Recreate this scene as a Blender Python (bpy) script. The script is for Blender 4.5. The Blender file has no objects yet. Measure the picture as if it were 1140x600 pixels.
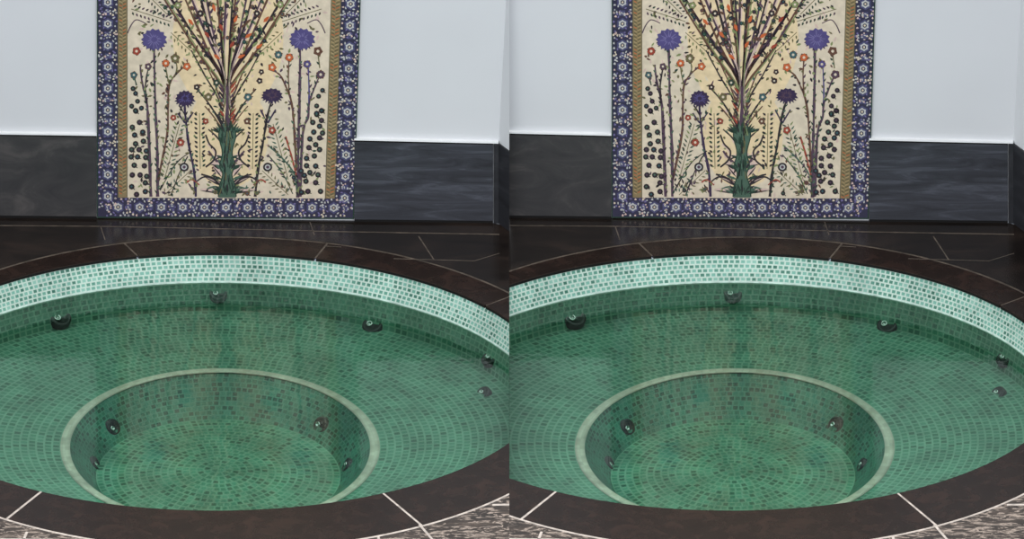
import bpy, bmesh, math, random
from mathutils import Vector, Matrix
PI = math.pi
R = random.Random(7)
C = bpy.context.scene.collection
S = 0.004                       # metres per unit of the plan measurements
SE = 0.44; CE = math.sqrt(1 - SE * SE)
PERIOD = 573                    # distance between the two identical baths
SEAM = 567

def Yof(y, z):                  # depth of a point seen at height y with height z (units)
    return ((300 - y) - z * CE) / SE
def Zof(y, Y):
    return ((300 - y) - Y * SE) / CE
def W(x, Y, z):                 # plan units -> metres
    return Vector(((x - 570) * S, Y * S, z * S))

# ------------------------------------------------------------------ materials
def nt(name):
    m = bpy.data.materials.new(name); m.use_nodes = True
    t = m.node_tree
    for n in list(t.nodes): t.nodes.remove(n)
    out = t.nodes.new('ShaderNodeOutputMaterial')
    return m, t, out
def lin(c):
    return tuple(((v / 255) / 12.92 if v / 255 <= .04045 else ((v / 255 + .055) / 1.055) ** 2.4) for v in c) + (1,)
def N(t, typ, **kw):
    n = t.nodes.new(typ)
    for k, v in kw.items():
        if k in n.inputs.keys(): n.inputs[k].default_value = v
        else: setattr(n, k, v)
    return n
def ramp(t, stops, interp='LINEAR'):
    r = t.nodes.new('ShaderNodeValToRGB'); cr = r.color_ramp; cr.interpolation = interp
    while len(cr.elements) < len(stops): cr.elements.new(.5)
    for e, (p, c) in zip(cr.elements, stops): e.position = p; e.color = lin(c)
    return r
def princ(t, out, rough=.5, spec=.5):
    b = t.nodes.new('ShaderNodeBsdfPrincipled')
    b.inputs['Roughness'].default_value = rough
    b.inputs['Specular IOR Level'].default_value = spec
    t.links.new(b.outputs[0], out.inputs[0]); return b
def plain(name, c, rough=.5, spec=.5, metal=0, noise=.12, scale=12):
    m, t, out = nt(name); b = princ(t, out, rough, spec); b.inputs['Metallic'].default_value = metal
    tc = t.nodes.new('ShaderNodeTexCoord'); nz = N(t, 'ShaderNodeTexNoise', Scale=scale, Detail=4.0)
    t.links.new(tc.outputs['Object'], nz.inputs['Vector'])
    a = tuple(max(0, v * (1 - noise)) for v in c); d = tuple(min(255, v * (1 + noise)) for v in c)
    r = ramp(t, [(.3, a), (.7, d)]); t.links.new(nz.outputs['Fac'], r.inputs[0]); t.links.new(r.outputs[0], b.inputs['Base Color'])
    return m

def stone(name, c0, c1, c2, scale=(3, 3, 3), rough=(.2, .4), spec=.5, bump=.15, nscale=4, veins=None, dist=.6):
    m, t, out = nt(name); b = princ(t, out, .3, spec)
    tc = t.nodes.new('ShaderNodeTexCoord'); mp = N(t, 'ShaderNodeMapping'); mp.inputs['Scale'].default_value = scale
    t.links.new(tc.outputs['Object'], mp.inputs[0])
    nz = N(t, 'ShaderNodeTexNoise', Scale=float(nscale), Detail=8.0, Roughness=.65, Distortion=dist)
    t.links.new(mp.outputs[0], nz.inputs['Vector'])
    r = ramp(t, [(.3, c0), (.52, c1), (.75, c2)]); t.links.new(nz.outputs['Fac'], r.inputs[0])
    col = r.outputs[0]
    if veins:
        n2 = N(t, 'ShaderNodeTexNoise', Scale=nscale * 1.6, Detail=7.0, Roughness=.6, Distortion=2.2)
        t.links.new(mp.outputs[0], n2.inputs['Vector'])
        r2 = ramp(t, [(.52, (0, 0, 0)), (.585, (255, 255, 255)), (.65, (30, 30, 30))]); t.links.new(n2.outputs['Fac'], r2.inputs[0])
        mx = N(t, 'ShaderNodeMix', data_type='RGBA'); t.links.new(r2.outputs[0], mx.inputs[0])
        t.links.new(col, mx.inputs[6]); mx.inputs[7].default_value = lin(veins); col = mx.outputs[2]
    t.links.new(col, b.inputs['Base Color'])
    mr = N(t, 'ShaderNodeMapRange'); mr.inputs[3].default_value = rough[0]; mr.inputs[4].default_value = rough[1]
    t.links.new(nz.outputs['Fac'], mr.inputs[0]); t.links.new(mr.outputs[0], b.inputs['Roughness'])
    bp = N(t, 'ShaderNodeBump', Strength=bump, Distance=.01); t.links.new(nz.outputs['Fac'], bp.inputs['Height'])
    t.links.new(bp.outputs[0], b.inputs['Normal'])
    return m

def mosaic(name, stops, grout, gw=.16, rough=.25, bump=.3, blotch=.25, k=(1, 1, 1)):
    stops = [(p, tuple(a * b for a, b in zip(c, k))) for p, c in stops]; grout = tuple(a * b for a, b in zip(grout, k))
    m, t, out = nt(name); b = princ(t, out, rough, .5)
    uv = t.nodes.new('ShaderNodeUVMap'); uv.uv_map = 'UVMap'
    fl = N(t, 'ShaderNodeVectorMath', operation='FLOOR'); fr = N(t, 'ShaderNodeVectorMath', operation='FRACTION')
    t.links.new(uv.outputs[0], fl.inputs[0]); t.links.new(uv.outputs[0], fr.inputs[0])
    wn = N(t, 'ShaderNodeTexWhiteNoise', noise_dimensions='2D'); t.links.new(fl.outputs[0], wn.inputs['Vector'])
    r = ramp(t, stops, 'CONSTANT'); t.links.new(wn.outputs['Value'], r.inputs[0])
    sx = t.nodes.new('ShaderNodeSeparateXYZ'); t.links.new(fr.outputs[0], sx.inputs[0])
    def edge(o):
        a = N(t, 'ShaderNodeMath', operation='SUBTRACT'); t.links.new(o, a.inputs[0]); a.inputs[1].default_value = .5
        c = N(t, 'ShaderNodeMath', operation='ABSOLUTE'); t.links.new(a.outputs[0], c.inputs[0]); return c.outputs[0]
    mxm = N(t, 'ShaderNodeMath', operation='MAXIMUM'); t.links.new(edge(sx.outputs[0]), mxm.inputs[0]); t.links.new(edge(sx.outputs[1]), mxm.inputs[1])
    gm = N(t, 'ShaderNodeMapRange'); gm.inputs[1].default_value = .5 - gw * .62; gm.inputs[2].default_value = .5 - gw * .38
    t.links.new(mxm.outputs[0], gm.inputs[0])
    mx = N(t, 'ShaderNodeMix', data_type='RGBA'); t.links.new(gm.outputs[0], mx.inputs[0]); t.links.new(r.outputs[0], mx.inputs[6]); mx.inputs[7].default_value = lin(grout)
    tc = t.nodes.new('ShaderNodeTexCoord'); nz = N(t, 'ShaderNodeTexNoise', Scale=5.0, Detail=4.0); t.links.new(tc.outputs['Object'], nz.inputs['Vector'])
    v0 = int(255 * (1 - blotch)); rb = ramp(t, [(.35, (v0, v0, v0)), (.65, (255, 255, 255))]); t.links.new(nz.outputs['Fac'], rb.inputs[0])
    m2 = N(t, 'ShaderNodeMix', data_type='RGBA', blend_type='MULTIPLY'); m2.inputs[0].default_value = 1
    t.links.new(mx.outputs[2], m2.inputs[6]); t.links.new(rb.outputs[0], m2.inputs[7]); t.links.new(m2.outputs[2], b.inputs['Base Color'])
    bp = N(t, 'ShaderNodeBump', Strength=bump, Distance=.002, invert=True); t.links.new(gm.outputs[0], bp.inputs['Height']); t.links.new(bp.outputs[0], b.inputs['Normal'])
    return m

def water_mat():
    m, t, out = nt('pool_water')
    tr = N(t, 'ShaderNodeBsdfTransparent'); tr.inputs[0].default_value = lin(WATER_TINT)
    gl = N(t, 'ShaderNodeBsdfGlossy'); gl.inputs['Roughness'].default_value = .035; gl.inputs['Color'].default_value = (1, 1, 1, 1)
    fz = N(t, 'ShaderNodeFresnel', IOR=1.33)
    mx = t.nodes.new('ShaderNodeMixShader')
    tc = t.nodes.new('ShaderNodeTexCoord'); mp = N(t, 'ShaderNodeMapping'); mp.inputs['Scale'].default_value = (1, 2.2, 1); t.links.new(tc.outputs['Object'], mp.inputs[0])
    nz = N(t, 'ShaderNodeTexNoise', Scale=9.0, Detail=3.0); t.links.new(mp.outputs[0], nz.inputs['Vector'])
    bp = N(t, 'ShaderNodeBump', Strength=.05, Distance=.02); t.links.new(nz.outputs['Fac'], bp.inputs['Height'])
    t.links.new(bp.outputs[0], gl.inputs['Normal'])
    t.links.new(fz.outputs[0], mx.inputs[0]); t.links.new(tr.outputs[0], mx.inputs[1]); t.links.new(gl.outputs[0], mx.inputs[2]); t.links.new(mx.outputs[0], out.inputs[0])
    return m

WATER_TINT = (226, 248, 242)
M = {}
M['wall'] = plain('white_plaster', (206, 208, 211), .7, .2, noise=.012, scale=1.5)
M['trim'] = plain('lit_plaster_edge', (236, 238, 240), .5, .3, noise=.02)  # highlight on the plaster's lower edge, put into a bright colour
M['slab'] = stone('blue_grey_slate', (40, 41, 46), (58, 60, 67), (94, 98, 108), (.6, .6, 5.5), (.3, .5), .35, .08, 4, dist=1.0)
M['slabwarm'] = stone('warm_dark_slate', (48, 48, 50), (60, 59, 60), (84, 81, 80), (1.2, 1.2, 2.6), (.35, .5), .3, .08, 3, dist=1.2)
M['slabedge'] = stone('slate_edge', (30, 30, 33), (40, 41, 45), (60, 60, 64), (1, 1, 3), (.4, .6), .3, .1, 4)
M['floor'] = stone('black_wet_slate', (16, 12, 10), (29, 23, 20), (48, 38, 33), (1.0, 2.2, 1), (.14, .3), .55, .12, 3)
M['floorveined'] = stone('streaked_slate', (34, 28, 25), (54, 45, 40), (92, 80, 72), (1.2, 3.6, 1), (.3, .5), .35, .3, 4.5, veins=(176, 160, 148))
M['coping'] = stone('dark_brown_slate', (26, 18, 15), (36, 26, 22), (54, 38, 32), (2, 2, 2), (.2, .34), .12, .1, 5)
M['grout'] = plain('pale_grout', (188, 178, 170), .5, .4, noise=.15, scale=30)
M['groutshade'] = plain('shaded_grout', (88, 80, 72), .5, .4, noise=.25, scale=20)  # same grout at the back, its weaker light put into the colour
M['rim'] = mosaic('pale_aqua_mosaic', [(0, (86, 142, 126)), (.14, (106, 166, 150)), (.34, (124, 184, 168)), (.6, (138, 198, 184)), (.84, (158, 212, 198)), (.93, (70, 128, 112))], (212, 238, 228), .32, .25, blotch=.12, k=(.93, .92, .91))
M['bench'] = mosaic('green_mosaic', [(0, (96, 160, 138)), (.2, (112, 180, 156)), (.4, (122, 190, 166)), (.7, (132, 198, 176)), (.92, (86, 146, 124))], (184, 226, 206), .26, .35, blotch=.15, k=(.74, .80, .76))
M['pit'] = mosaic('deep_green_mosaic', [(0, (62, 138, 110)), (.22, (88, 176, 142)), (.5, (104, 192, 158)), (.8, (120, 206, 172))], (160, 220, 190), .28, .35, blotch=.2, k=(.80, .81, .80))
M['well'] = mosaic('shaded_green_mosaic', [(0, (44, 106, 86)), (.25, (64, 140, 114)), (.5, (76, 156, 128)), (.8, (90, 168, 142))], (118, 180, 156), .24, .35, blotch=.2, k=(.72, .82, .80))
M['ring'] = mosaic('cream_mosaic', [(0, (222, 214, 194)), (.3, (232, 224, 206)), (.6, (238, 230, 212)), (.9, (214, 208, 190))], (220, 214, 196), .1, .35, blotch=.15)
M['scale'] = plain('pale_line', (186, 210, 200), .5, .3, noise=.12, scale=25)  # pale strip where the water meets the mosaic
M['jetbody'] = plain('dull_metal', (44, 52, 48), .4, .5, .3)
M['jetchrome'] = plain('chrome', (205, 210, 205), .12, .5, 1, noise=.05)
M['jethole'] = plain('dark_opening', (12, 20, 16), .6, .3)
M['water'] = water_mat()
M['edge'] = plain('coping_edge_shadow_gap', (14, 12, 12), .6, .3)  # dark coping edge, also the painted shadow lines of the dado slabs
M['divider'] = plain('grey_render', (60, 80, 72), .7, .3)
ART = dict(cream=(212, 198, 176), cream2=(222, 200, 162), pink=(206, 180, 170), navy=(50, 48, 70), blue=(74, 74, 108), white=(184, 184, 182), rope=(134, 118, 86), rope2=(98, 90, 66), rope3=(166, 146, 108),
           dark=(46, 38, 44), plum=(82, 62, 78), brown=(98, 68, 56), violet=(82, 74, 122), violet2=(112, 104, 148), dviolet=(56, 42, 72), green=(74, 98, 84), lgreen=(126, 136, 92), dgreen=(42, 62, 52), orange=(190, 96, 56), red=(150, 66, 52), olive=(104, 98, 68), teal=(60, 92, 98), line=(36, 58, 48))
AK = list(ART)
for k in AK: M['art_' + k] = plain('glaze_' + k, ART[k], .32, .35, noise=.05, scale=30)

# ------------------------------------------------------------------ mesh helpers
class MB:
    def __init__(s): s.v = []; s.f = []; s.m = []; s.uv = []
    def face(s, pts, mi=0, uvs=None):
        b = len(s.v); s.v += [tuple(p) for p in pts]; s.f.append(list(range(b, b + len(pts)))); s.m.append(mi); s.uv.append(uvs)
    def build(s, name, mats, parent=None, dx=0, clip=None, smooth=False, merge=True):
        bm = bmesh.new(); uvl = bm.loops.layers.uv.new('UVMap')
        for f, mi, uv in zip(s.f, s.m, s.uv):
            fc = bm.faces.new([bm.verts.new(s.v[i]) for i in f]); fc.material_index = mi; fc.smooth = smooth
            if uv:
                for l, u in zip(fc.loops, uv): l[uvl].uv = u
        if merge: bmesh.ops.remove_doubles(bm, verts=bm.verts, dist=1e-6)
        if clip is not None:
            for side, cx in clip:
                x = (cx - 570) * S
                g = list(bm.verts) + list(bm.edges) + list(bm.faces)
                r = bmesh.ops.bisect_plane(bm, geom=g, plane_co=(x, 0, 0), plane_no=(side, 0, 0), clear_outer=True)
                ce = [e for e in r['geom_cut'] if isinstance(e, bmesh.types.BMEdge)]
                if ce and getattr(s, 'solid', False):
                    try: bmesh.ops.holes_fill(bm, edges=ce)
                    except Exception: pass
        if not bm.faces: bm.free(); return None
        bmesh.ops.translate(bm, verts=bm.verts, vec=(dx * S, 0, 0))
        me = bpy.data.meshes.new(name)
        if getattr(s, 'solid', False): bmesh.ops.recalc_face_normals(bm, faces=bm.faces)
        # put the object's origin at its own middle bottom, then parent in place
        xs = [v.co.x for v in bm.verts]; ys = [v.co.y for v in bm.verts]; zs = [v.co.z for v in bm.verts]
        o0 = Vector(((min(xs) + max(xs)) / 2, (min(ys) + max(ys)) / 2, min(zs)))
        bmesh.ops.translate(bm, verts=bm.verts, vec=-o0)
        bm.to_mesh(me); bm.free()
        for m in mats: me.materials.append(m)
        o = bpy.data.objects.new(name, me); C.objects.link(o)
        o.location = o0
        if parent: o.parent = parent; o.location = o0 - parent.location
        return o

def empty(name, loc):
    o = bpy.data.objects.new(name, None); C.objects.link(o); o.location = loc; o.empty_display_size = .1; return o
def tag(o, label, cat=None, group=None, kind=None):
    if o is None: return
    if label: o['label'] = label
    if cat: o['category'] = cat
    if group: o['group'] = group
    if kind: o['kind'] = kind

def ell(cx, cy, a, b, z, t):    # point of a level ellipse seen as (cx,cy,a,b); t measured as on screen (y down)
    return cx + a * math.cos(t), Yof(cy, z) - b / SE * math.sin(t), z
def lerp(a, b, f): return a + (b - a) * f
def lerpe(e0, e1, f): return tuple(lerp(p, q, f) for p, q in zip(e0, e1))

def rows(loops, tile, mi=0, nseg=168, v0=0, count=None):
    mb = MB()
    for i in range(len(loops) - 1):
        e0, e1 = loops[i], loops[i + 1]
        a = (e0[2] + e1[2]) / 2; b = (e0[3] + e1[3]) / 2 / SE
        n = count or max(4, round(PI * (3 * (a + b) - math.sqrt((3 * a + b) * (a + 3 * b))) / tile))
        off = R.random()
        for k in range(nseg):
            t0, t1 = 2 * PI * k / nseg, 2 * PI * (k + 1) / nseg
            P = [ell(*e0, t0), ell(*e0, t1), ell(*e1, t1), ell(*e1, t0)]
            u0, u1 = n * k / nseg + off, n * (k + 1) / nseg + off
            v = v0 + i
            if e1[2] < .5: P = P[:3]
            mb.face([W(*p) for p in P], mi, [(u0, v + .001), (u1, v + .001), (u1, v + .999), (u0, v + .999)][:len(P)])
    return mb

# heights (units): floor 0, water, bench and pit floor
ZW = -31 / CE
ZB = ZW - 30 / CE
ZP = ZB - 30 / CE
E_IN = (240, 424.5, 371, 143.5, 0)          # inner edge of the coping
E_OUT = (251, 438, 412, 174, 0)             # outer edge of the coping
E_RIMTOP = (240, 424.5 + 3.5, 373, 144, -3.5 / CE)
E_WATER = (240, 424.5 + 31, 361, 141, ZW)
E_WALLBOT = (240, 424.5 + 61, 352, 139, ZB)
E_RO = (245, 498, 178, 88, ZB)
E_RI = (245, 498.3, 167, 83.5, ZB)
E_PIT = (243, 530, 136, 63, ZP)

def base_y(x): return 241 + 6 * x / 550
def wallp(x, y, off=0):         # a point of the back wall seen at x,y; off = units in front of the wall
    Y = Yof(base_y(x), 0) - off
    return W(x, Y, Zof(y, Y))
def wallz(x, z, off=0):
    return W(x, Yof(base_y(x), 0) - off, z)

CORNER = 555
def sidep(x, z, off=0):          # right-hand side wall, running towards the viewer at an angle
    Y0 = Yof(base_y(CORNER), 0)
    return W(x, Y0 - (x - CORNER) * (20 / 12) - off, z)

def box_between(mb, A, B, z0, z1, th, fn, mi=0, top0=None, top1=None):
    a, b = A, B
    t0 = z1 if top0 is None else top0; t1 = z1 if top1 is None else top1
    f = [fn(a, z0, th), fn(b, z0, th), fn(b, t1, th), fn(a, t0, th)]
    k = [fn(a, z0, 0), fn(b, z0, 0), fn(b, t1, 0), fn(a, t0, 0)]
    mb.face(f, mi); mb.face(k[::-1], mi)
    for i in range(4):
        j = (i + 1) % 4; mb.face([f[j], f[i], k[i], k[j]], mi)

# ------------------------------------------------------------------ the tile picture
def picture(dx, parent):
    LEFT = 108
    def right(y): return lerp(401.5, 394, y / 243)
    BOT = 243
    off = {'b': 3.0}
    layer = [0]
    def nxt(): layer[0] += 1
    def P(x, y, lift=0): return wallp(x, y, 3.0 + lift * .03)
    # backing of the whole panel with thickness
    def body(name, poly, mats, mi=0, th=3.0):
        mb = MB(); mb.solid = True
        f = [wallp(x, y, th) for x, y in poly]; k = [wallp(x, y, .2) for x, y in poly]
        k = [Vector((q.x, wallp(px, py, .2).y, p.z)) for p, q, (px, py) in zip(f, k, poly)]
        mb.face(f, mi); mb.face(k[::-1], mi)
        for i in range(len(poly)):
            j = (i + 1) % len(poly); mb.face([f[j], f[i], k[i], k[j]], mi)
        return mb
    AM = [M['art_' + k] for k in AK]
    ai = {k: i for i, k in enumerate(AK)}
    T = -118                                   # top of the panel, above the frame
    def rx(y): return right(y)
    lv = [0.0]
    def poly(mb, pts, col, lift):
        mb.face([P(x, y, lift) for x, y in pts], ai[col])
    def disc(mb, x, y, rx_, ry_, col, lift, n=10, jag=0, ph=0):
        pts = []
        for k in range(n):
            a = 2 * PI * k / n + ph; q = 1 + (jag if k % 2 else -jag)
            pts.append((x + rx_ * q * math.cos(a), y - ry_ * q * math.sin(a)))
        poly(mb, pts[::-1], col, lift)
    def stroke(mb, pts, w0, w1, col, lift, wob=0):
        # smooth polyline
        q = []
        n = len(pts)
        for i in range(n - 1):
            p0 = pts[max(i - 1, 0)]; p1 = pts[i]; p2 = pts[i + 1]; p3 = pts[min(i + 2, n - 1)]
            for s in range(5):
                t = s / 5
                q.append(tuple(.5 * ((2 * p1[d]) + (-p0[d] + p2[d]) * t + (2 * p0[d] - 5 * p1[d] + 4 * p2[d] - p3[d]) * t * t + (-p0[d] + 3 * p1[d] - 3 * p2[d] + p3[d]) * t ** 3) for d in (0, 1)))
        q.append(pts[-1])
        L = []; 
        for i, p in enumerate(q):
            a = q[max(i - 1, 0)]; b = q[min(i + 1, len(q) - 1)]
            dxx, dyy = b[0] - a[0], b[1] - a[1]; l = math.hypot(dxx, dyy) or 1
            w = lerp(w0, w1, i / (len(q) - 1)) / 2 * 1.3 * (1 + wob * R.uniform(-1, 1))
            L.append(((p[0] - dyy / l * w, p[1] + dxx / l * w), (p[0] + dyy / l * w, p[1] - dxx / l * w)))
        for i in range(len(L) - 1):
            poly(mb, [L[i][0], L[i + 1][0], L[i + 1][1], L[i][1]], col, lift)
    def leaf(mb, x, y, ang, ln, w, col, lift):
        c, s = math.cos(ang), math.sin(ang)
        pts = [(0, 0), (.35, -.5), (.75, -.32), (1, 0), (.75, .32), (.35, .5)]
        poly(mb, [(x + c * ln * a - s * w * b, y + s * ln * a + c * w * b) for a, b in pts], col, lift)
    # ---- blue outer border (left, right, bottom) as one part
    def r_in(y): return rx(y) - 22
    bd = MB(); bd.solid = False
    def q(mb, pts, mi): mb.face([P(x, y) for x, y in pts], mi)
    th = 3.0
    ring_out = [(LEFT, T), (LEFT, BOT - .5), (rx(BOT), BOT + 1), (rx(T), T)]
    ring_in = [(131.5, T), (131.5, 220), (r_in(220), 221), (r_in(T), T)]
    for i in range(3):
        q(bd, [ring_out[i], ring_out[i + 1], ring_in[i + 1], ring_in[i]], ai['navy'])
    # sides of the slab
    for (a, b) in ((ring_out[0], ring_out[1]), (ring_out[1], ring_out[2]), (ring_out[2], ring_out[3])):
        pa, pb = P(*a), P(*b)
        bd.face([pa, Vector((pa.x, pa.y + th * S, pa.z)), Vector((pb.x, pb.y + th * S, pb.z)), pb], ai['line'])
    # green edge line
    e = .9
    q(bd, [(LEFT, T), (LEFT, BOT), (LEFT + e, BOT), (LEFT + e, T)], ai['line'])
    poly(bd, [(LEFT, T), (LEFT, BOT), (LEFT + 1, BOT), (LEFT + 1, T)], 'line', 4)
    poly(bd, [(rx(T) - 1.2, T), (rx(BOT) - 1.2, BOT + 1), (rx(BOT), BOT + 1), (rx(T), T)], 'line', 4)
    poly(bd, [(LEFT, BOT - 1.8), (LEFT, BOT - .5), (rx(BOT), BOT + 1), (rx(BOT), BOT - .5)], 'line', 4)
    def rosette(x, y):
        disc(bd, x, y, 6.4, 6.2, 'blue', 1.5, 12, .1)
        disc(bd, x, y, 4.4, 4.2, 'white', 2.5, 12, .14)
        disc(bd, x, y, 2.5, 2.4, 'navy', 3.2, 8)
        disc(bd, x, y, 1.2, 1.2, 'cream', 3.6, 6)
    def border_bits(x, y, ax, low):
        # sprays between two rosettes; ax = direction of travel
        for sgn in (-1, 1):
            for d, o in ((-8, 8.3), (-3, 9.3), (3, 9.0), (8, 8.5), (-10.5, 6), (10.5, 7), (-11.5, 3), (12, 9), (-12, 10)):
                dd = d + R.uniform(-.8, .8); oo = sgn * (o + R.uniform(-.9, .6))
                px, py = (x + oo, y + dd) if ax == 'v' else (x + dd, y + oo)
                disc(bd, px, py, R.uniform(.9, 1.5), R.uniform(.9, 1.5), R.choice(['white', 'white', 'pink', 'cream', 'violet2']), 2.6, 6, .15, R.random())
            for d in (-6, 6):
                px, py = (x + sgn * 5, y + d) if ax == 'v' else (x + d, y + sgn * 5)
                leaf(bd, px, py, R.uniform(0, 6.28), 3.4, 1.7, 'white' if R.random() < .6 else 'violet2', 2.7)
        mx, my = (x, y + 12) if ax == 'v' else (x + 12, y)
        disc(bd, mx, my, 3.6, 3.6, 'blue', 1.4, 8, .2)
        for k in range(5):
            a = R.uniform(0, 6.28); disc(bd, mx + 3.6 * math.cos(a), my + 3.6 * math.sin(a), 1.0, .9, R.choice(['white', 'violet2', 'pink']), 2.6, 6)
        leaf(bd, mx - 1.5, my - 1.5, R.uniform(0, 1.5), 3.6, 1.4, 'white', 2.8)
    for k in range(14):
        y = 218.5 - 24 * k
        if y < T + 8: break
        rosette(120, y); border_bits(120, y, 'v', 0)
        xr = rx(y) - 11; rosette(xr, y + 2); border_bits(xr, y + 2, 'v', 0)
    for k in range(11):
        x = 131.5 + 24 * k
        if x < 385: rosette(x, 230.5 + .004 * (x - 130)); border_bits(x, 230.5 + .004 * (x - 130), 'h', 0)
    o = bd.build('border', AM, parent, dx, None, merge=False); o['label'] = 'navy blue flowered border band with white rosettes'
    # ---- gold rope bands (left and right)
    for side in (0, 1):
        rb = MB()
        xi = (lambda y: 131.5) if side == 0 else (lambda y: r_in(y) - 10.6)
        xo = (lambda y: 141.5) if side == 0 else (lambda y: r_in(y))
        yb = 220 if side == 0 else 221
        poly(rb, [(xi(T), T), (xi(yb), yb), (xo(yb), yb), (xo(T), T)], 'rope', 0)
        y = T + 2
        while y < yb - 4:
            a, b = xi(y) + 1.2, xo(y) - 1.2
            for (u0, u1, dy) in ((a, a + 3.2, 2.6), (a + 4.2, b, -2.6)):
                poly(rb, [(u0, y), (u0, y + 1.5), (u1, y + 1.5 + dy * .6), (u1, y + dy * .6)], 'rope2', 1)
                poly(rb, [(u0, y + 2), (u0, y + 2.9), (u1, y + 2.9 + dy * .6), (u1, y + 2 + dy * .6)], 'rope3' if R.random() < .7 else 'orange', 1)
            y += 4.1
        for xx in (xi, xo):
            poly(rb, [(xx(T) - .45, T), (xx(yb) - .45, yb), (xx(yb) + .45, yb), (xx(T) + .45, T)], 'rope2', 2)
        o = rb.build('rope_band', AM, parent, dx, None, merge=False)
    # ---- cream field with the flowering tree
    f = MB()
    xl = 141.5
    def xrf(y): return r_in(y) - 10.6
    q(f, [(xl, T), (xl, 220), (xrf(221), 221), (xrf(T), T)], ai['cream'])
    disc(f, 254, 40, 62, 90, 'cream2', .3, 24)
    disc(f, 254, 150, 45, 60, 'cream2', .5, 24)
    for k in range(90):
        x = R.uniform(146, 358); y = R.uniform(-100, 214)
        leaf(f, x, y, R.uniform(-2.2, -.9), R.uniform(4, 9), R.uniform(1.5, 3), R.choice(['pink', 'pink', 'cream', 'lgreen']), 1)
    def XM(x): return 504 - x                    # mirror about the trunk
    def both(fn): fn(lambda x: x, 1); fn(XM, -1)
    def berry(x, y, r=2.7, col='dark'):
        r *= 1.22; disc(f, x, y, r, r, col, 6, 8); disc(f, x - .2, y - .2, r * .38, r * .38, R.choice(['teal', 'green', 'plum']), 6.6, 6)
        if R.random() < .7: leaf(f, x + r * .6, y + r * .5, R.uniform(.2, 1.4), 2.6, 1.2, 'dgreen', 5.5)
    def blossom(x, y, r, col, core='cream'):
        disc(f, x, y, r + .5, r + .5, 'brown', 6, 10, .12, R.random()); disc(f, x, y, r, r, col, 6.4, 10, .16, R.random())
        disc(f, x, y, r * .38, r * .38, core, 6.9, 7)
    def thistle(x, y, rx_, ry_, c1, c2):
        disc(f, x, y, rx_, ry_, c1, 6, 26, .09)
        for k in range(15):
            a = 2 * PI * k / 15 + R.uniform(-.1, .1); l = R.uniform(.4, .9)
            stroke(f, [(x + rx_ * .25 * math.cos(a), y + ry_ * .25 * math.sin(a)), (x + rx_ * l * math.cos(a), y + ry_ * l * math.sin(a))], .9, .6, c2, 7)
        for k in range(9):
            a = PI * (.1 + .8 * k / 8); leaf(f, x + rx_ * .8 * math.cos(a), y + ry_ * .8 * math.sin(a), a, 4.5, 2.0, 'dviolet', 5.6)
    # berries traced on both sides
    c3 = [(235,15),(255,75),(218,100),(272,125),(230,140),(275,172),(235,185),(215,215),(253,215),(290,222),(212,252),(245,252),(287,255),(228,295),(280,298),(218,345),(258,345),(292,352),(285,385),(215,405),(285,430),(240,445)]
    c1 = [(235,480),(245,520),(237,572),(265,555),(215,545),(222,455)]
    c4 = [(545,15),(520,30),(500,75),(545,65),(535,95),(505,125),(550,130),(535,155),(485,160),(515,190),(535,215),(480,205),(508,248),(468,260),(468,298),(515,300),(485,333),(527,345),(457,348),(465,378),(440,325),(515,385),(475,430),(540,430),(442,435)]
    c2 = [(550,465),(530,495),(520,545),(548,570),(520,590)]
    for a, b in c3: berry(100 + a / 4.61, 120 + b / 4.61)
    for a, b in c1: berry(100 + a / 4.61, b / 4.61, 2.4)
    for a, b in c4: berry(240 + a / 4.62, 120 + b / 4.62)
    for a, b in c2: berry(240 + a / 4.62, b / 4.62, 2.4)
    # tall stems
    def knots(pts, col='dark', step=6):
        for i in range(len(pts) - 1):
            (x0, y0), (x1, y1) = pts[i], pts[i + 1]; n = max(1, int(math.hypot(x1 - x0, y1 - y0) / step))
            for k in range(n):
                t = (k + .5) / n; x, y = lerp(x0, x1, t), lerp(y0, y1, t)
                s = R.choice((-1, 1)); a = math.atan2(y1 - y0, x1 - x0) + PI + s * .6
                leaf(f, x, y, a, R.uniform(3.2, 6), R.uniform(1.6, 2.6), col if R.random() < .6 else R.choice(['green', 'lgreen', 'olive']), 5.2)
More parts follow.
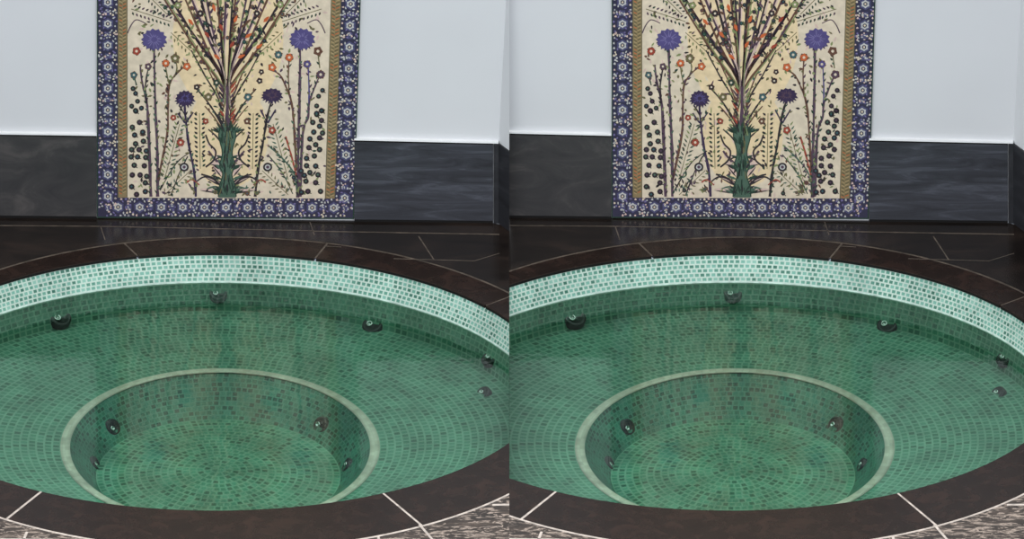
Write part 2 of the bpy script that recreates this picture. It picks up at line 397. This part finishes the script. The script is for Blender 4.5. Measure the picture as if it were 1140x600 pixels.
    stems = [([(171.5,50),(172,80),(173,120),(175,165),(175.5,219)],2.0,2.6,'plum'), ([(156,72),(158,90),(163,112),(165,135),(168,219)],1.4,2.6,'plum'), ([(165,76),(162,95),(163,115)],1.2,1.5,'dark'), ([(149,84),(152,95)],1,1.2,'dgreen'),
             ([(204,75),(193,86),(188,98),(187,126),(186,150),(176,200)],1.3,2.0,'brown'), ([(195,66),(197,76),(194,86)],1,1.2,'olive'), ([(184,71),(186,84),(189,96)],1,1.2,'olive'),
             ([(206,114),(206,125),(210,160),(216,190),(218,219)],1.6,2.4,'dviolet'), ([(198,126),(206,137)],1.4,1.4,'dviolet'), ([(215,125),(207,137)],1.4,1.4,'dviolet'), ([(200,118),(206,128)],1.2,1.2,'dark'),
             ([(334,50),(334,80),(333,130),(332,170),(331.5,220)],2.0,2.6,'plum'), ([(356,84),(350,98),(344,115),(343,130),(337,150),(334,219)],1.3,2.4,'plum'), ([(343,74),(344,95),(344,115)],1.1,1.4,'violet'),
             ([(303,78),(312,84),(319,98),(324,112),(327,135),(330,190)],1.2,2.0,'brown'), ([(322,66),(321,84),(322,104)],1.1,1.3,'brown'), ([(354,60),(356,76)],1,1,'olive'),
             ([(303,110),(298,128),(292,163),(287,190),(284,219)],1.6,2.4,'dark'), ([(290,122),(297,136)],1.4,1.4,'dviolet'), ([(307,122),(298,137)],1.4,1.4,'dviolet'),
             ([(190,218),(200,192),(209,174)],1.2,1.0,'dark'), ([(178,212),(196,182),(214,168)],1.0,.8,'dark'), ([(300,163),(316,178),(328,195),(331,218)],1.2,1.6,'green'), ([(318,152),(324,172),(330,196)],1.6,1.4,'red'), ([(298,172),(314,192),(326,216)],1,1,'dgreen')]
    for pts, w0, w1, col in stems:
        stroke(f, pts, w0, w1, col, 4, .25); knots(pts, R.choice(['dark', 'dgreen', 'plum']))
    for x, y, r, col in [(208,74,4,'orange'),(195,65,4.6,'olive'),(184.6,70.5,4,'orange'),(152,57,4.2,'red'),(165,74,3.4,'plum'),(149,83.5,3.6,'teal'),(201,158.6,4,'red'),
                         (357,83,4.4,'plum'),(342,71.5,4,'violet'),(354,57,4.6,'brown'),(310,61,4,'teal'),(322,64,4.2,'orange'),(303,75,4.2,'orange'),(303,145,3.8,'red'),(232,108,4,'olive'),(276,108,4,'teal'),(219,97,3,'dark'),(289,90,3,'dark'),(291,80,2.6,'dark'),(223,15,3.6,'dark'),(286,15,3.4,'dark'),(241,92,3.6,'dgreen'),(198,6,3.6,'lgreen'),(312,5,3.8,'lgreen'),(193,131,3,'red'),(229,135,3,'red'),(275,135,3.2,'brown')]:
        blossom(x, y, r, col)
    for x in (205, 298):
        disc(f, x, 186, 5.2, 5.0, 'dark', 6, 14); disc(f, x, 186, 3.2, 3.0, 'white', 6.5, 10); disc(f, x, 186, 1.9, 1.8, 'plum', 7, 8)
    thistle(171.6, 44, 13.5, 11.5, 'violet', 'violet2'); thistle(336.5, 43.5, 13.5, 11.5, 'violet', 'violet2')
    thistle(206, 109.5, 10, 8.5, 'dviolet', 'violet'); thistle(303, 106, 11, 7.5, 'dviolet', 'plum')
    # columns of paired leaves
    def pairs(x0, y0, x1, y1, n, gap, ln, w, cols):
        a = math.atan2(y1 - y0, x1 - x0)
        stroke(f, [(x0, y0), (x1, y1)], .6, .6, 'olive', 3.6)
        for k in range(n):
            t = (k + .5) / n; x, y = lerp(x0, x1, t), lerp(y0, y1, t)
            for s in (-1, 1):
                leaf(f, x - s * math.sin(a) * gap * .4, y + s * math.cos(a) * gap * .4, a + s * .9, ln, w, R.choice(cols), 5)
    both(lambda X, s: pairs(X(223), 188, X(222), 126, 12, 6, 4.6, 2.6, ['dark', 'dgreen', 'dark']))
    both(lambda X, s: pairs(X(183), 200, X(200), 138, 13, 5, 6, 1.8, ['green', 'lgreen', 'dgreen']))
    both(lambda X, s: pairs(X(146), 10, X(190), 24, 10, 7, 4.2, 2.2, ['dark', 'dgreen', 'plum']))
    both(lambda X, s: pairs(X(156), -14, X(186), 16, 9, 6, 4.2, 2.0, ['dark', 'dgreen']))
    both(lambda X, s: pairs(X(183), 217, X(212), 190, 8, 5, 5, 1.6, ['olive', 'green']))
    both(lambda X, s: stroke(f, [(X(142), 37), (X(146), 28), (X(152), 22), (X(162), 26)], 1, .8, 'plum', 4))
    both(lambda X, s: pairs(X(190), 36, X(214), 58, 6, 5, 4.6, 1.9, ['lgreen', 'olive']))
    # fan of branches of the tree
    tops = [(150,-70,.55),(181,-4,.8),(168,-40,.6),(190,-60,.7),(204,-6,.85),(216,-30,.9),(228,-10,.95),(236,-60,1),(244,-20,1),(252,-80,1)]
    def fan(X, s):
        for k, (tx, ty, _) in enumerate(tops):
            if tx == 252 and s < 0: continue
            bx, by = X(lerp(244, 252, k / 9)), 132 - k * 3
            mx, my = X(lerp(tx, 250, .55)), lerp(ty, by, .46)
            jx = R.uniform(-3, 3)
            stroke(f, [(X(tx), ty), (mx + jx * .3, my), (X(249), lerp(my, by, .6)), (bx, by)], 1.6, 2.6, ['plum', 'brown', 'dark'][k % 3], 4, .25)
            if k % 2: stroke(f, [(X(tx) + 2.4, ty), (mx + jx * .3 + 2.2, my), (X(249) + 1.2, lerp(my, by, .6)), (bx, by)], 1.1, .9, ['pink', 'lgreen', 'pink'][k % 3], 4.3)
            n = 10
            for i in range(n):
                t = (i + .6) / n * .8
                x, y = lerp(X(tx), mx, min(1, t * 1.6)), lerp(ty, my, min(1, t * 1.6))
                if t > .62: x, y = lerp(mx, X(249), (t - .62) * 2), lerp(my, lerp(my, by, .6), (t - .62) * 2)
                sd = R.choice((-1, 1)); a = -PI / 2 + sd * R.uniform(.3, .9) - s * .3
                leaf(f, x, y, a, R.uniform(5, 10), R.uniform(2.2, 3.4), R.choice(['lgreen', 'olive', 'dark', 'brown', 'plum', 'dark']), 5)
                if R.random() < .35: berry(x + sd * R.uniform(3, 6), y - R.uniform(0, 5), R.uniform(1.5, 2.2), R.choice(['dark', 'brown', 'dgreen']))
        # lower side boughs
        for (p, w, col) in [([(213,56),(228,84),(243,110),(249,136)],1.6,'dark'), ([(222,58),(236,86),(248,118)],1.4,'brown'), ([(219,99),(230,112),(242,130),(250,146)],1.8,'dark'), ([(228,118),(238,130),(250,148)],1.4,'brown'), ([(232,144),(241,152),(250,164)],1.6,'dark'), ([(232,168),(240,178),(250,186)],2.6,'plum'), ([(236,196),(243,190),(250,186)],2.0,'plum'), ([(224,194),(236,198),(249,206)],2.0,'dark'), ([(226,212),(238,208),(250,210)],1.6,'green'), ([(231,160),(240,172),(236,183)],1.4,'pink'), ([(222,206),(214,200),(208,203)],1.4,'red')]:
            pp = [(X(a), b) for a, b in p]; stroke(f, pp, w * .7, w, col, 4.2, .2); knots(pp, R.choice(['dark', 'lgreen', 'brown']), 8)
    both(fan)
    for x, y, a in [(276,40,-.6),(268,63,-.4),(241,63,.7),(230,38,.9),(262,22,-1.2),(246,30,1.2),(288,52,-.6),(258,50,-1),(296,22,-.8),(212,24,.9),(238,8,1.3)]:
        leaf(f, x - 4 * math.cos(a), y - 4 * math.sin(a), a, 9.5, 4, R.choice(['orange', 'orange', 'red']), 7.4)
    # trunk: a green bundle of leaves pinched in the middle
    def wtrunk(y):
        K = [(96, 1), (120, 1.6), (136, 3), (141, 8), (150, 9.5), (162, 7), (172, 5), (184, 8.5), (193, 5), (205, 8), (214, 11), (222, 9)]
        for (a, p), (b, q_) in zip(K, K[1:]):
            if a <= y <= b: return lerp(p, q_, (y - a) / (b - a))
        return 2
    ys = [96 + 4 * i for i in range(32)]
    for i in range(len(ys) - 1):
        y0, y1 = ys[i], min(ys[i + 1], 220.5)
        if y0 > 220: break
        w0, w1 = max(1.5, wtrunk(y0)), max(1.5, wtrunk(y1))
        poly(f, [(253 - w0, y0), (253 - w1, y1), (253 + w1, y1), (253 + w0, y0)], 'green' if y0 > 138 else 'plum', 5)
    for s in (-1, 1):
        for (y, a, l, w_) in [(196,-.9,16,6),(184,-.2,14,5),(206,-.5,22,5),(172,.5,12,4),(214,-.15,26,4)]:
            leaf(f, 253 + s * 6, y, a if s > 0 else PI - a, l, w_, 'pink', 4.4); leaf(f, 253 + s * 6, y + 1.6, a if s > 0 else PI - a, l, 1.8, 'dark', 4.5)
        for k in range(9):
            y = 100 + 5 * k; leaf(f, 253 + s * 3, y, (-.95 if s > 0 else PI + .95), R.uniform(9, 15), 2.6, R.choice(['brown', 'dark', 'lgreen', 'red', 'plum']), 4.9)
    for (yc, n_, l_) in ((146, 13, 13), (186, 9, 9), (214, 11, 13)):
        for k in range(n_):
            a = -PI * (.12 + .76 * k / (n_ - 1)); leaf(f, 253 + 7.5 * math.cos(a), yc + 2, a, l_ * R.uniform(.8, 1.1), 2.8, ['dgreen', 'green', 'dark'][k % 3], 5.3)
    for s in (-1, 1):
        stroke(f, [(253 + s * 8, 143), (253 + s * 9.5, 152), (253 + s * 5.5, 170), (253 + s * 8.5, 184), (253 + s * 5.2, 194), (253 + s * 9, 208), (253 + s * 10, 219)], .9, .9, 'line', 5.8)
        stroke(f, [(253 + s * 24, 150), (253 + s * 20, 160), (253 + s * 13, 168), (253 + s * 15, 178), (253 + s * 24, 186)], 1.4, 1.6, 'dark', 5.6)
        stroke(f, [(253 + s * 8, 206), (253 + s * 16, 199), (253 + s * 26, 197), (253 + s * 34, 202)], 1.8, 1.2, 'dark', 5.6)
    for k in range(60):
        y = R.uniform(140, 218); x = 253 + R.uniform(-1, 1) * (wtrunk(y) - 1)
        stroke(f, [(x, y), (lerp(x, 253, .3) , y - 8)], 1, .6, R.choice(['dgreen', 'line', 'lgreen', 'dark', 'dgreen', 'olive']), 6)
    for s in (-1, 1):
        for (y, a, l) in [(150,-.9,12),(160,-1.1,9),(176,-.4,8),(190,-.7,11),(200,-.35,14),(212,-.2,12)]:
            leaf(f, 253 + s * 5, y, a if s > 0 else PI - a, l, 3, R.choice(['green', 'dgreen']), 5.4)
    # small ground flowers and filler
    for k in range(26):
        x = R.uniform(178, 330); y = R.uniform(196, 217)
        if abs(x - 253) < 12: continue
        R.random() < .5 and berry(x, y, R.uniform(1.4, 2.2), R.choice(['dark', 'olive', 'brown']))
        leaf(f, x, y, R.uniform(-2.6, -.5), R.uniform(4, 7), 2, R.choice(['olive', 'lgreen', 'dark', 'green']), 4.6)
    for k in range(430):
        x = R.uniform(145, 360); y = R.uniform(-20, 215)
        if any(math.hypot(x - a, y - b) < 15 for a, b in ((171.6, 44), (336.5, 43.5), (206, 109), (303, 106))): continue
        leaf(f, x, y, R.uniform(0, 6.28), R.uniform(3.5, 7), R.uniform(1.8, 3), R.choice(['dark', 'olive', 'brown', 'dgreen', 'plum', 'lgreen', 'pink', 'lgreen', 'olive', 'pink']), 3.4)
    o = f.build('flower_field', AM, parent, dx, None, merge=False)
    o['label'] = 'cream field painted with a branching flower tree and purple thistles'

# ------------------------------------------------------------------ jets
def lathe(mb, prof, frame, n=20, mi=0):
    O, ax, u, v = frame
    L = [[O + ax * h + (u * math.cos(2 * PI * k / n) + v * math.sin(2 * PI * k / n)) * r for k in range(n)] for r, h in prof]
    for i in range(len(L) - 1):
        for k in range(n):
            j = (k + 1) % n; mb.face([L[i][k], L[i][j], L[i + 1][j], L[i + 1][k]], mi)
def jet(x, y, z, normal, r, parent, dx, label):
    Y = Yof(y, z); O = W(x, Y, z); ax = Vector(normal).normalized()
    u = ax.cross(Vector((0, 0, 1))); u = u.normalized() if u.length > .1 else Vector((1, 0, 0)); v = ax.cross(u)
    r *= S; fr = (O, ax, u, v)
    a = MB(); lathe(a, [(r, -r * .5), (r, r * .12), (r * .92, r * .22), (r * .72, r * .26), (r * .6, r * .1), (r * .0001, r * .05)], fr)
    o = a.build('water_jet', [M['jetbody']], parent, dx, None, True)
    o['label'] = label
    b = MB(); O2 = O + u * r * .3
    lathe(b, [(r * .34, 0), (r * .34, r * .2), (r * .27, r * .28), (r * .17, r * .24), (r * .15, r * .1), (r * .001, r * .08)], (O2, ax, u, v), 14)
    n = b.build('nozzle', [M['jetchrome']], None, dx, None, True)
    n.location = n.location - o.location - (parent.location); n.parent = o
    n['label'] = 'shiny chrome nozzle'

# ------------------------------------------------------------------ one bath hall
JOINTS = [((153, 284), (139, 271), 2.0), ((351, 287), (362, 274), 2.0), ((533, 342), (558, 333), 2.0), ((604, 470), (652, 470), 2.5), ((427, 549), (467, 583), 2.5), ((52, 543), (10, 576), 2.8), ((-110, 470), (-150, 480), 2.5), ((-60, 345), (-92, 330), 1.3)]
def ang(e, p): return math.atan2((p[1] - e[1]) / e[3], (p[0] - e[0]) / e[2])

def hall(idx):
    dx = PERIOD * idx
    side = ['left', 'right'][idx]
    x0, x1 = (-270, SEAM) if idx == 0 else (SEAM - PERIOD, 700)
    clip = [(1, SEAM)] if idx == 0 else [(-1, SEAM - PERIOD)]
    # ---- floor with the round opening
    fl = MB(); n = 180; th0 = 0
    def outer(t):
        cx, Yc = 251, Yof(438, 0)
        ux, uy = math.cos(t), -math.sin(t)
        # ray to a rectangle that runs from the wall to in front of the viewer
        best = 1e9
        for (lim, d, c) in ((-290, ux, cx), (720, ux, cx), (Yof(760, 0), uy, Yc)):
            if abs(d) > 1e-6:
                k = (lim - c) / d
                if k > 0: best = min(best, k)
        # back wall line and angled side wall
        for (ax, ay, bx, by) in ((-290, Yof(base_y(-290), 0), CORNER, Yof(base_y(CORNER), 0)), (CORNER, Yof(base_y(CORNER), 0), 755, Yof(base_y(CORNER), 0) - 200 * 20 / 12)):
            ex, ey = bx - ax, by - ay; den = ux * ey - uy * ex
            if abs(den) > 1e-9:
                k = ((ax - cx) * ey - (ay - Yc) * ex) / den; s = ((ax - cx) * uy - (ay - Yc) * ux) / den
                if k > 0 and -.001 <= s <= 1.001: best = min(best, k)
        return (cx + ux * best, Yc + uy * best, 0)
    for k in range(n):
        t0, t1 = 2 * PI * k / n, 2 * PI * (k + 1) / n
        eo = (E_OUT[0], E_OUT[1], E_OUT[2] + 1.5, E_OUT[3] + 1.0, 0)
        a, b = ell(*eo, t0), ell(*eo, t1)
        d, c = outer(t0), outer(t1)
        mi = 1 if (math.sin(t0) > .25) else 0
        fl.face([W(*a), W(*b), W(*c), W(*d)], mi)
    def strip(p, q, w, mi):       # joint line on the floor, seen from p to q
        P_, Q_ = Vector((p[0], Yof(p[1], 0))), Vector((q[0], Yof(q[1], 0)))
        d = (Q_ - P_).normalized(); nn = Vector((-d.y, d.x)) * w / 2
        fl.face([W(*(P_ + nn), .12), W(*(P_ - nn), .12), W(*(Q_ - nn), .12), W(*(Q_ + nn), .12)], mi)
    for p, q, w, mi in [((-270, 249), (110, 252), 2.2, 3), ((110, 252), (350, 257), 2.0, 3), ((350, 257.5), (556, 261), 2.4, 3), ((466, 263), (483, 289), 1.5, 3), ((438, 288), (528, 290.5), 1.5, 3), ((112, 252), (117, 267), 1.2, 3),
                        ((345, 247), (350, 262), 1.0, 3), ((362, 274), (380, 275), 1.6, 3), ((528, 290.5), (556, 282), 1.2, 3), ((467, 584), (486, 606), 3.0, 2), ((421, 597), (426, 620), 3, 2), ((548, 562), (640, 561), 4.5, 2), ((-60, 599), (60, 601), 4, 2), ((-20, 560), (-60, 620), 3, 2), ((30, 592), (10, 640), 3, 2)]:
        strip(p, q, w, mi)
    o = fl.build('floor', [M['floor'], M['floorveined'], M['grout'], M['groutshade']], None, dx, clip)
    tag(o, 'dark slate floor around the %s bath with pale joints' % side, 'floor', kind='structure')
    # ---- walls
    wl = MB(); ZT = 640
    xs0 = max(x0, -270)
    hi = min(x1, CORNER)
    ZK = 97
    def cor(z): return CORNER + .047 * max(0, z - ZK)
    wl.face([wallz(xs0, -14), wallz(CORNER, -14), wallz(CORNER, ZK), wallz(cor(ZT), ZT), wallz(xs0, ZT)], 0)
    o = wl.build('wall_back', [M['wall']], None, dx, clip); tag(o, 'white plaster back wall above the dark dado behind the %s bath' % side, 'wall', kind='structure')
    wr = MB(); e1 = min(x1, 700)
    lean = 9                      # the corner leans outwards with height as in the photo
    wr.face([sidep(CORNER, -14), sidep(720, -14), sidep(720, ZK), sidep(CORNER, ZK)], 0)
    K0, K1 = sidep(CORNER, ZK), wallz(cor(ZT), ZT); sh = Vector((K1.x - K0.x, K1.y - K0.y, 0))
    wr.face([K0, sidep(720, ZK), sidep(720, ZT) + sh, K1], 0)
    o = wr.build('wall_right', [M['wall']], None, dx, clip if idx == 0 else None); tag(o, 'white side wall turning towards the viewer right of the %s bath' % side, 'wall', kind='structure')
    # ---- slate dado slabs
    def dado(xa, xb, ya, yb, name, label, cols=0):
        mb = MB(); mb.solid = True
        Ya = Yof(base_y(xa), 0) - 4; Yb = Yof(base_y(xb), 0) - 4
        box_between(mb, xa, xb, 3.2, 0, 4, wallz, 0, Zof(ya + 1.3, Ya), Zof(yb + 1.3, Yb))
        box_between(mb, xa, xb, 0, 3.2, 3, wallz, 1)  # dark foot strip standing in for the shadow line at the floor
        zA, zB = Zof(ya, Ya), Zof(yb, Yb)          # narrow dark strip standing in for the shadow gap above the slab
        f = [wallz(xa, Zof(ya + 1.3, Ya), 3.9), wallz(xb, Zof(yb + 1.3, Yb), 3.9), wallz(xb, zB, 3.9), wallz(xa, zA, 3.9)]
        k = [q_ + Vector((0, 3.8 * S, 0)) for q_ in f]
        mb.face(f, 1); mb.face(k[::-1], 1)
        for i in range(4):
            j = (i + 1) % 4; mb.face([f[j], f[i], k[i], k[j]], 1)
        o = mb.build(name, [M['slabwarm' if cols else 'slab'], M['edge']], None, dx, None); tag(o, label, 'wall slab', kind='structure'); return o
    dado(xs0, 107.6, 150 - .01 * (107 - xs0), 151.5, 'trim_1', 'dark slate dado slab left of the %s tile picture' % side, 1)
    dado(394.5, 549, 156.5, 160, 'trim_2', 'dark slate dado slab right of the %s tile picture' % side)
    mb = MB(); mb.solid = True
    Ya = Yof(base_y(549.8), 0) - 4
    box_between(mb, 549.8, CORNER, 0, 0, 4, wallz, 0, Zof(160.2, Ya), Zof(160.4, Ya))
    o = mb.build('trim_3', [M['slabedge']], None, dx); tag(o, 'narrow dark slate strip in the corner right of the %s bath' % side, 'wall slab', kind='structure')
    mb = MB(); mb.solid = True
    z1 = Zof(160.4, Ya)
    box_between(mb, CORNER, e1, 0, z1, 4, sidep, 0)
    o = mb.build('trim_4', [M['slabedge']], None, dx); tag(o, 'dark slate dado along the angled side wall right of the %s bath' % side, 'wall slab', kind='structure')
    # bright strip painted as the plaster edge catching light above the dado
    for (xa, xb, ya, yb, nm, lb) in ((xs0, 107.6, 150 - .01 * (107 - xs0), 151.5, 'trim_5', 'left'), (394.5, CORNER, 156.5, 160.2, 'trim_6', 'right')):
        mb = MB(); mb.solid = True
        for (xx, yy) in ():
            pass
        ya2, yb2 = ya - 1.9, yb - 1.9
        Ya, Yb = Yof(base_y(xa), 0) - 5, Yof(base_y(xb), 0) - 5
        f = [W(xa, Ya, Zof(ya, Ya) + .3), W(xb, Yb, Zof(yb, Yb) + .3), W(xb, Yb, Zof(yb2, Yb)), W(xa, Ya, Zof(ya2, Ya))]
        k = [p + Vector((0, 5 * S, 0)) for p in f]
        mb.face(f); mb.face(k[::-1])
        for i in range(4):
            j = (i + 1) % 4; mb.face([f[j], f[i], k[i], k[j]])
        o = mb.build(nm, [M['trim']], None, dx); tag(o, 'thin white strip painted as the lit plaster edge on the slate dado %s of the %s tile picture' % (lb, side), 'trim', kind='structure')
    # ---- the tile picture
    pc = empty('tile_picture', wallp(250, 243) + Vector((dx * S, 0, 0)))
    tag(pc, 'tall blue-bordered tile picture of a flowering tree on the wall behind the %s bath' % side, 'tile picture', 'tile pictures above the baths')
    picture(dx, pc)
    # ---- the bath
    p = empty('whirlpool_bath', Vector(((240 - 570 + dx) * S, Yof(424.5, 0) * S, 0)))
    tag(p, 'round sunken green mosaic whirlpool with dark stone rim, the %s one of the two' % side, 'whirlpool bath', 'whirlpool baths')
    # coping stones
    J = sorted([(ang(E_IN, a) % (2 * PI), ang(E_OUT, b) % (2 * PI), w) for a, b, w in JOINTS])
    gz = -.5
    gr = MB()
    eo = (E_OUT[0], E_OUT[1], E_OUT[2] + 3, E_OUT[3] + 2.6, gz); ei = (E_IN[0], E_IN[1], E_IN[2] + 1, E_IN[3] + .4, gz)
    for k in range(180):
        t0, t1 = 2 * PI * k / 180, 2 * PI * (k + 1) / 180
        gr.face([W(*ell(*ei, t0)), W(*ell(*ei, t1)), W(*ell(*eo, t1)), W(*ell(*eo, t0))], 0 if math.sin((t0 + t1) / 2) > 0 else 1)
    o = gr.build('grout_bed', [M['grout'], M['groutshade']], p, dx, clip)
    if o: o['label'] = 'pale grout between the coping stones'
    def wout(t):                  # the open joint round the outside is wide in front, fine at the back
        return 1.0 + 1.4 * max(0, math.sin(t))
    for i in range(len(J)):
        a0, b0, w0 = J[i]; a1, b1, w1 = J[(i + 1) % len(J)]
        if i == len(J) - 1: a1 += 2 * PI; b1 += 2 * PI
        if b1 < b0: b1 += 2 * PI
        if b0 - a0 > PI: b0 -= 2 * PI; b1 -= 2 * PI
        mb = MB(); mb.solid = True
        ns = max(4, int((a1 - a0) / (2 * PI) * 150))
        g0i, g1i = w0 / 2 / E_IN[2] * 1.2, w1 / 2 / E_IN[2] * 1.2
        loops = []
        for s in range(ns + 1):
            f = s / ns
            ti = lerp(a0 + g0i, a1 - g1i, f); to = lerp(b0 + g0i, b1 - g1i, f)
            w = wout(to)
            ii = E_IN; oo = (E_OUT[0], E_OUT[1], E_OUT[2] - w, E_OUT[3] - w * .5, 0)
            A = ell(*ii, ti); B = ell(*oo, to)
            zc = -3.6
            vx, vy = B[0] - A[0], B[1] - A[1]; l = math.hypot(vx, vy); cx_, cy_ = vx / l * .8, vy / l * .8
            loops.append([W(A[0], A[1], zc), W(A[0], A[1], -.6), W(A[0] + cx_, A[1] + cy_, 0), W(B[0], B[1], 0), W(B[0], B[1], zc)])
        for s in range(ns):
            for k in range(5):
                j = (k + 1) % 5
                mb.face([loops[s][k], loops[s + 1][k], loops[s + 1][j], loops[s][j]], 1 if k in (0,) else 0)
        mb.face(loops[0]); mb.face(loops[-1][::-1])
        mb.build('coping_stone', [M['coping'], M['edge']], p, dx, clip)
    # mosaic bowl
    nr = 6
    r_ = rows([lerpe(E_RIMTOP, lerpe(E_RIMTOP, E_WATER, .955), i / nr) for i in range(nr + 1)], 6.6, count=372)
    r_.build('rim_mosaic', [M['rim']], p, dx, clip, True)['label'] = 'pale aqua mosaic band above the water'
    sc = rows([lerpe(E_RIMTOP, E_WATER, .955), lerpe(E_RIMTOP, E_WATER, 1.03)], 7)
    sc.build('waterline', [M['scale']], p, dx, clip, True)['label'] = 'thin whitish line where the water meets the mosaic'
    E_W2 = lerpe(E_RIMTOP, E_WATER, 1.03)
    nr = 5
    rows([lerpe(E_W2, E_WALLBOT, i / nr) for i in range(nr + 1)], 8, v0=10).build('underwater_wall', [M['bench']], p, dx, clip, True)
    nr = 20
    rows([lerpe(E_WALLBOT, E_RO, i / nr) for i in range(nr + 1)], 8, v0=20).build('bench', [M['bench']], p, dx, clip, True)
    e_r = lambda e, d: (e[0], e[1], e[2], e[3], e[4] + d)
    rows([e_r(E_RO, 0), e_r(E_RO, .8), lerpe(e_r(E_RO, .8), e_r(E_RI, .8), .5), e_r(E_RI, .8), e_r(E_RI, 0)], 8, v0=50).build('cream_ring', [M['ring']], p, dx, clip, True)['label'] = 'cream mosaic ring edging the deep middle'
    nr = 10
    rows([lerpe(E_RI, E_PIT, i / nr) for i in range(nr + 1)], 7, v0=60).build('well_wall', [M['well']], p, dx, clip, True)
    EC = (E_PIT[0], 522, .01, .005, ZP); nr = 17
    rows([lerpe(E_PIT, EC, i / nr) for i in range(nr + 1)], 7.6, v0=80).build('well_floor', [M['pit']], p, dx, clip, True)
    # jets
    def on_loop(e0, e1, x, y, up=.55):    # height on the sloping wall between two loops for a point seen at x,y
        best = None
        for i in range(41):
            e = lerpe(e0, e1, i / 40); d = abs(math.hypot((x - e[0]) / e[2], (y - e[1]) / e[3]) - 1)
            if best is None or d < best[0]: best = (d, e)
        e = best[1]; Yp = Yof(y, e[4]); Yc = Yof(e[1], e[4])
        nx, ny = -(x - e[0]) / e[2] ** 2, -(Yp - Yc) / (e[3] / SE) ** 2
        l = math.hypot(nx, ny); return e[4], (nx / l, ny / l, up)
    outj = [((67, 354), 12.5, 'at the back left'), ((243, 327), 10, 'at the back centre'), ((415, 362), 12, 'at the back right'), ((545, 399), 10, 'at the far right')]
    for (x, y), r, lb in outj:
        z, nrm = on_loop(E_W2, E_WALLBOT, x, y, 1.7)
        jet(x, y, z, nrm, r, p, dx, 'round metal water jet under the rim ' + lb)
    jet(538, 438, ZB, (-.5, -.35, .8), 9, p, dx, 'round metal water jet on the bench at the right')
    for (x, y), r, lb in [((126, 476), 10, 'back left'), ((357, 474), 10.5, 'back right'), ((106, 516), 9, 'front left'), ((386, 518), 9, 'front right')]:
        z, nrm = on_loop(E_RI, E_PIT, x, y)
        jet(x, y, z, nrm, r, p, dx, 'round metal water jet in the deep middle, ' + lb)
    # ---- water
    w = MB(); ew = lerpe(E_RIMTOP, E_WATER, 1.0)
    for k in range(168):
        t0, t1 = 2 * PI * k / 168, 2 * PI * (k + 1) / 168
        w.face([W(ew[0], Yof(ew[1], ew[4]), ew[4]), W(*ell(*ew, t1)), W(*ell(*ew, t0))], 0)
    o = w.build('water', [M['water']], None, dx, clip)
    tag(o, 'still clear green water filling the %s whirlpool' % side, 'water', 'water in the whirlpools')

hall(0); hall(1)
# thin low wall added to close the cut basins, standing below floor level
dv = MB(); dv.solid = True
ya, yb = Yof(300, 0), Yof(620, 0)
c = [(SEAM - .12, ya), (SEAM + .12, ya), (SEAM + .12, yb), (SEAM - .12, yb)]
lo = [W(x, y, ZP - 6) for x, y in c]; hi = [W(x, y, -4) for x, y in c]
dv.face(lo[::-1]); dv.face(hi)
for i in range(4):
    j = (i + 1) % 4; dv.face([lo[i], lo[j], hi[j], hi[i]])
o = dv.build('wall_divider', [M['divider']]); tag(o, 'thin upright partition added between the two basins', 'partition', kind='structure')

# ------------------------------------------------------------------ light, camera
w = bpy.data.worlds.new('World'); bpy.context.scene.world = w; w.use_nodes = True
t = w.node_tree; bg = t.nodes['Background']
tc = t.nodes.new('ShaderNodeTexCoord'); sp = t.nodes.new('ShaderNodeSeparateXYZ'); t.links.new(tc.outputs['Generated'], sp.inputs[0])
rp = ramp(t, [(.0, (120, 125, 135)), (.5, (160, 168, 182)), (.7, (215, 218, 224)), (.85, (255, 253, 248))])
mr = N(t, 'ShaderNodeMapRange'); mr.inputs[1].default_value = -1; t.links.new(sp.outputs[2], mr.inputs[0]); t.links.new(mr.outputs[0], rp.inputs[0]); t.links.new(rp.outputs[0], bg.inputs[0])
bg.inputs[1].default_value = 1.0
def area(name, loc, tgt, sx, sy, power, col):
    l = bpy.data.lights.new(name, 'AREA'); l.shape = 'RECTANGLE'; l.size = sx; l.size_y = sy; l.energy = power; l.color = col
    o = bpy.data.objects.new(name, l); C.objects.link(o); o.location = loc
    o.rotation_euler = (Vector(tgt) - Vector(loc)).to_track_quat('-Z', 'Y').to_euler(); return o
area('window_daylight', (0, -5.5, 3.2), (0, .5, .4), 6, 2.2, 190, (.93, .96, 1))

cam = bpy.data.cameras.new('camera'); co = bpy.data.objects.new('camera', cam); C.objects.link(co)
cam.type = 'ORTHO'; cam.ortho_scale = 1140 * S; cam.clip_end = 60
d = Vector((0, CE, -SE)); ctr = Vector((0, 0, 0))
# the picture centre (y=300) is the point Y=0, Z=0
co.location = ctr - d * 9
co.rotation_euler = d.to_track_quat('-Z', 'Y').to_euler()
sc = bpy.context.scene; sc.camera = co
sc.view_settings.view_transform = 'Standard'; sc.view_settings.look = 'None'; sc.view_settings.gamma = 1
sc.view_settings.use_curve_mapping = False; sc.view_settings.exposure = .25
sc.cycles.transparent_max_bounces = 16; sc.cycles.max_bounces = 8
